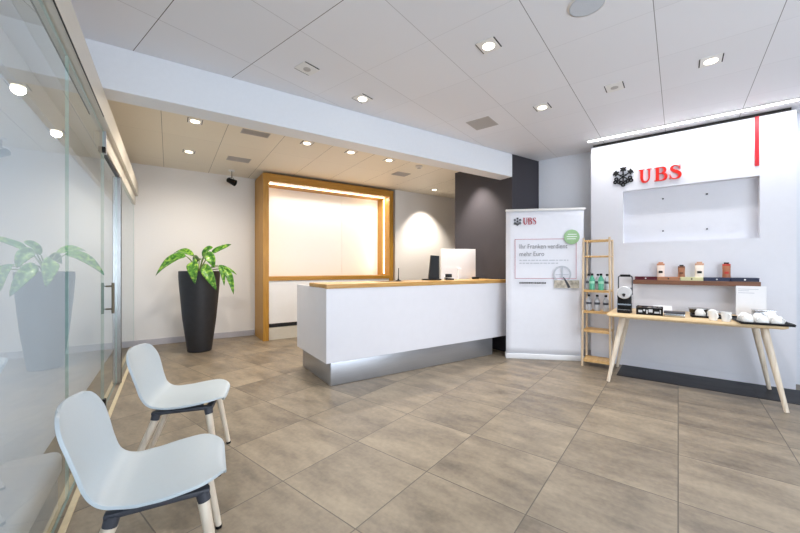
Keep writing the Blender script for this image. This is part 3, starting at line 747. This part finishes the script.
leaf((.18, .06, 1.47), (.30, .08, 1.52), (.48, .06, 1.60), .13, (-.15, -.9, .6))
leaf((.28, -.05, 1.26), (.34, -.09, 1.27), (.36, -.10, .98), .085, (.5, -.8, .2))
leaf((.34, -.02, 1.22), (.44, -.06, 1.25), (.50, -.08, .85), .12, (.4, -.9, .3))
leaf((.28, .05, 1.28), (.42, .06, 1.26), (.56, .06, 1.14), .05, (.1, -.8, .6))
leaf((.0, .16, 1.38), (-.03, .26, 1.44), (-.10, .36, 1.30), .15, (0, .6, .8))

# ------------------------------------------------------------------ chairs
def chair_shell():
    prof = [(.236, .412), (.237, .422), (.222, .432), (.17, .437), (.09, .432), (-.01, .425), (-.085, .426), (-.132, .440), (-.163, .470), (-.185, .520), (-.208, .59), (-.236, .665), (-.264, .73), (-.278, .758)]
    pr, _ = smooth_path(prof, [0]*len(prof), 4)
    L = [0]
    for a, b in zip(pr, pr[1:]): L.append(L[-1]+math.hypot(a[0]-b[0], a[1]-b[1]))
    T_ = L[-1]
    def hw(d):
        s = d/T_
        keys = [(0, .212), (.12, .226), (.25, .228), (.37, .216), (.47, .200), (.56, .200), (.68, .210), (.82, .220), (1, .216)]
        for (a, x), (b, y) in zip(keys, keys[1:]):
            if a <= s <= b: q = (s-a)/(b-a); w = x+(y-x)*q*q*(3-2*q); break
        for e, r in ((d, .13), (T_-d, .11)):
            if e < r: w -= r - math.sqrt(max(0, r*r-(r-e)**2))
        return w
    mb = MB(); nv = 16; rows = []
    for (x, z), d in zip(pr, L):
        w = max(hw(d), .02); row = []
        s = d/T_
        for j in range(nv+1):
            k = -1+2*j/nv
            curl = abs(k)**2.5
            lift = .012*curl if s < .45 else 0.
            fwd = .022*curl*max(0, min(1, (s-.5)/.35))
            blend = math.exp(-((s-.5)/.12)**2)
            row.append(mb.bm.verts.new((x+fwd+.006*curl*blend, w*k, z+lift*(1-s/.45 if s < .45 else 0)+.006*curl*blend)))
        rows.append(row)
    for a, b in zip(rows, rows[1:]):
        for j in range(nv): mb.bm.faces.new((a[j], a[j+1], b[j+1], b[j]))
    return mb
def make_chair(label, loc, rz):
    t = thing('shell_chair', label, 'chair', loc, rz, 'pale blue shell chairs by the glass wall')
    o = chair_shell().build('shell', shell, t, ang=80)
    s = o.modifiers.new('Solidify', 'SOLIDIFY'); s.thickness = .011; s.offset = -1
    b = o.modifiers.new('Bevel', 'BEVEL'); b.width = .004; b.segments = 2; b.limit_method = 'ANGLE'
    fr = MB()
    for sy in (-1, 1):
        fr.box(-.125, .190, sy*.165-.018, sy*.165+.018, .391, .412, .007, 2)
    fr.box(.15, .185, -.15, .15, .372, .402, .006, 2); fr.box(-.12, -.085, -.15, .15, .378, .406, .006, 2)
    fr.box(-.08, .13, -.13, .13, .398, .412)
    fr.build('seat_frame', dark_plastic, t)
    for sx, xt, xb in ((1, .168, .227), (-1, -.105, -.255)):
        for sy in (-1, 1):
            lg = MB().tube([(xt, sy*.165, .365), (xb, sy*.205, .006)], [.0205, .0135], 16).build('leg', ash_leg, t)
            MB().tube([(xt-.004*sx, sy*.163, .398), (xt+.004*sx, sy*.168, .364)], [.0235, .0222], 16).build('socket', dark_plastic, lg)
            MB().tube([(xb-.001*sx, sy*.2045, .014), (xb, sy*.205, 0)], [.0152, .0145], 16).build('foot_cap', black, lg)
    return t
ch1 = make_chair('pale blue shell chair farther from the camera, nearer the planter', (.080, 2.60, 0), R(-15))
dup(ch1, (-.045, 1.69, 0), R(-5), 'pale blue shell chair nearest the camera by the glass')

# ------------------------------------------------------------------ ceiling fixtures
def light_data(name, kind, loc, energy, col, aim=None, **kw):
    l = bpy.data.lights.new(name, kind); l.energy = energy; l.color = col[:3]
    for k, v in kw.items(): setattr(l, k, v)
    o = bpy.data.objects.new(name, l); C.objects.link(o); o.location = loc
    if aim is not None: o.rotation_euler = (Vector(aim)-Vector(loc)).to_track_quat('-Z', 'Y').to_euler()
    return o
def downlight(label, loc, rz, lit, warm=False, slots=True, lens_r=.042):
    t = thing('downlight', label, 'ceiling light', (loc[0], loc[1], CEIL), rz, 'recessed square ceiling lights')
    fr = MB(); a, h = .088, .006
    fr.box(-.08, .08, -.066, .066, -h, 0, .001, 1); fr.build('trim', trim_white, t)
    sl = MB()
    for s in (-1, 1): sl.box(-.07, .07, s*.070-.004, s*.070+.004, -.0035, 0)
    sl.build('slot', slot, t)
    if lit:
        MB().lathe([(lens_r, 0), (lens_r, -.004), (.001, -.0045)], 28, capt=False, M=tr(0, 0, -.0055)).build('lens', lamp_warm if warm else lamp_on, t)
    else:
        MB().lathe([(.03, 0), (.03, -.004), (.012, -.008), (.001, -.008)], 24, capt=False, M=tr(0, 0, -.0055)).build('lens', vent_grey, t)
    return t
WARM = (1, .90, .77); NEUT = (1, .98, .96)
fl = [((2.44, 1.10), True, 'lit downlight nearest the camera, left of the round ceiling disc'), ((3.717, 1.09), True, 'lit downlight near the sign wall, right of the square vent'),
      ((3.718, -.204), True, 'lit downlight closest to the red stripe'), ((2.44, 2.406), True, 'small lit downlight just in front of the beam'),
      ((1.788, 2.403), False, 'unlit square fixture with grey centre near the beam'), ((3.714, .454), False, 'unlit square fixture between two lit lights before the sign panel')]
for (n, t), on, lab in fl:
    p = at(n, t); downlight(lab, p, B, on)
    if on: light_data('downlight_lamp', 'SPOT', (p.x, p.y, CEIL-.03), 68, NEUT, (p.x, p.y, 0), spot_size=R(80 if lab.startswith('small') else 115), spot_blend=.9, shadow_soft_size=.05)
bl = [((.244, 4.546), True, 'lit warm downlight behind the beam, nearest the glass wall'), ((.236, 5.783), True, 'lit warm downlight above the potted plant'),
      ((1.52, 4.532), True, 'lit warm downlight behind the beam at left of the counter'), ((2.161, 4.539), True, 'lit warm downlight behind the beam above the counter middle'),
      ((2.805, 4.555), True, 'lit warm downlight behind the beam above the counter end'), ((4.66, 5.75), True, 'small lit downlight washing the far right wall'),
      ((3.80, 3.95), True, 'warm downlight washing the dark wall, hidden above the beam')]
for k, ((x, y), on, lab) in enumerate(bl):
    downlight(lab, (x, y), PI/2, on, True, lens_r=.045)
    if k < 5: light_data('downlight_lamp', 'SPOT', (x, y, CEIL-.03), 68, WARM, (x, y, 0), spot_size=R(165), spot_blend=.9, shadow_soft_size=.05)
light_data('wall_washer_lamp', 'SPOT', (4.66, 5.75, CEIL-.03), 190, WARM, (4.75, 6.15, .6), spot_size=R(88), spot_blend=.8, shadow_soft_size=.03)
light_data('wall_washer_lamp', 'SPOT', (3.80, 3.95, CEIL-.03), 190, WARM, (4.1, 3.95, .6), spot_size=R(80), spot_blend=.8, shadow_soft_size=.03)

def vent(label, loc, rz, w=.30, d=.20):
    t = thing('ceiling_vent', label, 'vent', (loc[0], loc[1], CEIL), rz, 'flat grey ceiling vents')
    MB().box(-w/2, w/2, -d/2, d/2, -.004, 0).build('plate', vent_grey, t)
    sl = MB(); k = 14
    for i in range(k):
        y = -d/2+.012+(d-.024)*i/(k-1); sl.box(-w/2+.01, w/2-.01, y-.002, y+.002, -.0065, -.004)
    sl.build('louvre', vent_grey, t); return t
vent('square grey vent in the front ceiling before the dark wall', at(3.71, 1.75), B, .28, .27)
vent('grey vent behind the beam, nearer the beam', (.885, 4.55), 0, .32, .16)
vent('grey vent near the back wall beside the black spotlight', (.885, 5.79), 0, .32, .22)
vent('grey vent behind the beam near the right end of oak frame', (3.40, 5.12), 0, .28, .22)
dc = thing('ceiling_speaker', 'round white disc in the front ceiling at the top of the view', 'speaker', at(2.44, .448, CEIL), 0)
MB().lathe([(.11, 0), (.11, -.004), (.10, -.009)], 40, capt=False).build('ring', trim_white, dc)
MB().lathe([(.10, -.006), (.095, -.010), (.001, -.011)], 40, capt=False).build('grille', mat('speaker_mesh', '#c9ced6', .5, var=.05, scale=300), dc)
sd = thing('smoke_detector', 'small round white detector in the back ceiling near the vent', 'smoke detector', (3.375, 4.556, CEIL))
MB().lathe([(.055, 0), (.055, -.02), (.035, -.035), (.001, -.037)], 28, capt=False).build('housing', trim_white, sd)
MB().lathe([(.03, -.0355), (.03, -.040), (.001, -.041)], 24, capt=False).build('sensor', vent_grey, sd)
# black spotlight hanging from the ceiling near the back wall
ssp = thing('ceiling_spotlight', 'black spotlight on a short bracket under the back ceiling', 'spotlight', (.885, 6.50, CEIL), R(-33))
MB().lathe([(.05, 0), (.05, -.015), (.02, -.02)], 24, capt=False).build('mount', trim_white, ssp)
MB().tube([(0, 0, -.015), (0, 0, -.11), (-.015, 0, -.13)], .009, 10).build('stem', steel, ssp)
MB().tube([(-.06, 0, -.15), (-.05, 0, -.125), (0, 0, -.118), (.03, 0, -.135), (.035, 0, -.17)], .006, 8).build('bracket', steel, ssp)
MB().lathe([(.028, -.07), (.04, -.06), (.052, .05), (.055, .075), (.045, .075), (.038, .05)], 24, M=tr(-.01, 0, -.185) @ rot('Y', R(115))).build('head', black, ssp)

# linear light above the sign panel
ll = thing('linear_light', 'long white linear ceiling light in front of the sign panel', 'ceiling light', at(5.075, -.40, CEIL), B)
MB().box(-.03, .03, -1.32, 1.335, -.012, 0, .002, 1).build('housing', trim_white, ll)
MB().box(-.022, .022, -1.30, 1.315, -.016, -.0115).build('diffuser', led, ll)
o = light_data('linear_light_lamp', 'AREA', at(5.075, -.39, CEIL-.025), 15, (.98, .98, 1), at(5.075, -.39, 0), shape='RECTANGLE', size=.05, size_y=2.6)
o.rotation_euler = (0, 0, B)
# lamps in the wall unit
o = light_data('wall_unit_lamp', 'AREA', (2.62, 6.40, zt-.145), 19, (1, .96, .92), None, shape='RECTANGLE', size=2.3, size_y=.05); o.rotation_euler = (R(-20), 0, 0)
o = light_data('wall_unit_lamp', 'AREA', (x1-.105, 6.42, 1.95), 5, (1, .80, .55), None, shape='RECTANGLE', size=1.5, size_y=.04)
o.rotation_euler = Vector((-1, .35, 0)).to_track_quat('-Z', 'Z').to_euler()
o.rotation_euler = (Vector((-1, .35, 0)).to_track_quat('-Z', 'Y').to_matrix() @ Matrix.Rotation(PI/2, 3, 'Z')).to_euler()

# daylight on the blind of the outside window along the passage
light_data('passage_daylight', 'AREA', (-1.45, 2.3, 1.25), 88, (.95, .98, 1.0), (0, 2.3, 1.25), shape='RECTANGLE', size=9.4, size_y=2.4)
# cool daylight fill from an area lamp at the added window behind the camera
o = light_data('window_fill_light', 'AREA', (2.0, -2.37, 1.45), 115, (.80, .89, 1.0), (2.0, 0, 1.35), shape='RECTANGLE', size=3.9, size_y=2.3)
w = bpy.data.worlds.new('World'); bpy.context.scene.world = w; w.use_nodes = True
bg = w.node_tree.nodes['Background']; bg.inputs[0].default_value = (.75, .86, 1, 1); bg.inputs[1].default_value = 1.2

# ------------------------------------------------------------------ camera
cd = bpy.data.cameras.new('camera'); cam = bpy.data.objects.new('camera', cd); C.objects.link(cam)
cd.sensor_width = 36; cd.lens = 350/800*36; cd.shift_y = 1.5/800; cd.clip_start = .02
cam.location = (0, 0, 1.24); cam.rotation_euler = (PI/2, 0, -math.atan(231/350))
sc = bpy.context.scene; sc.camera = cam
sc.view_settings.view_transform = 'Standard'; sc.view_settings.look = 'None'; sc.view_settings.gamma = 1
sc.view_settings.exposure = 0.2; sc.view_settings.use_curve_mapping = False
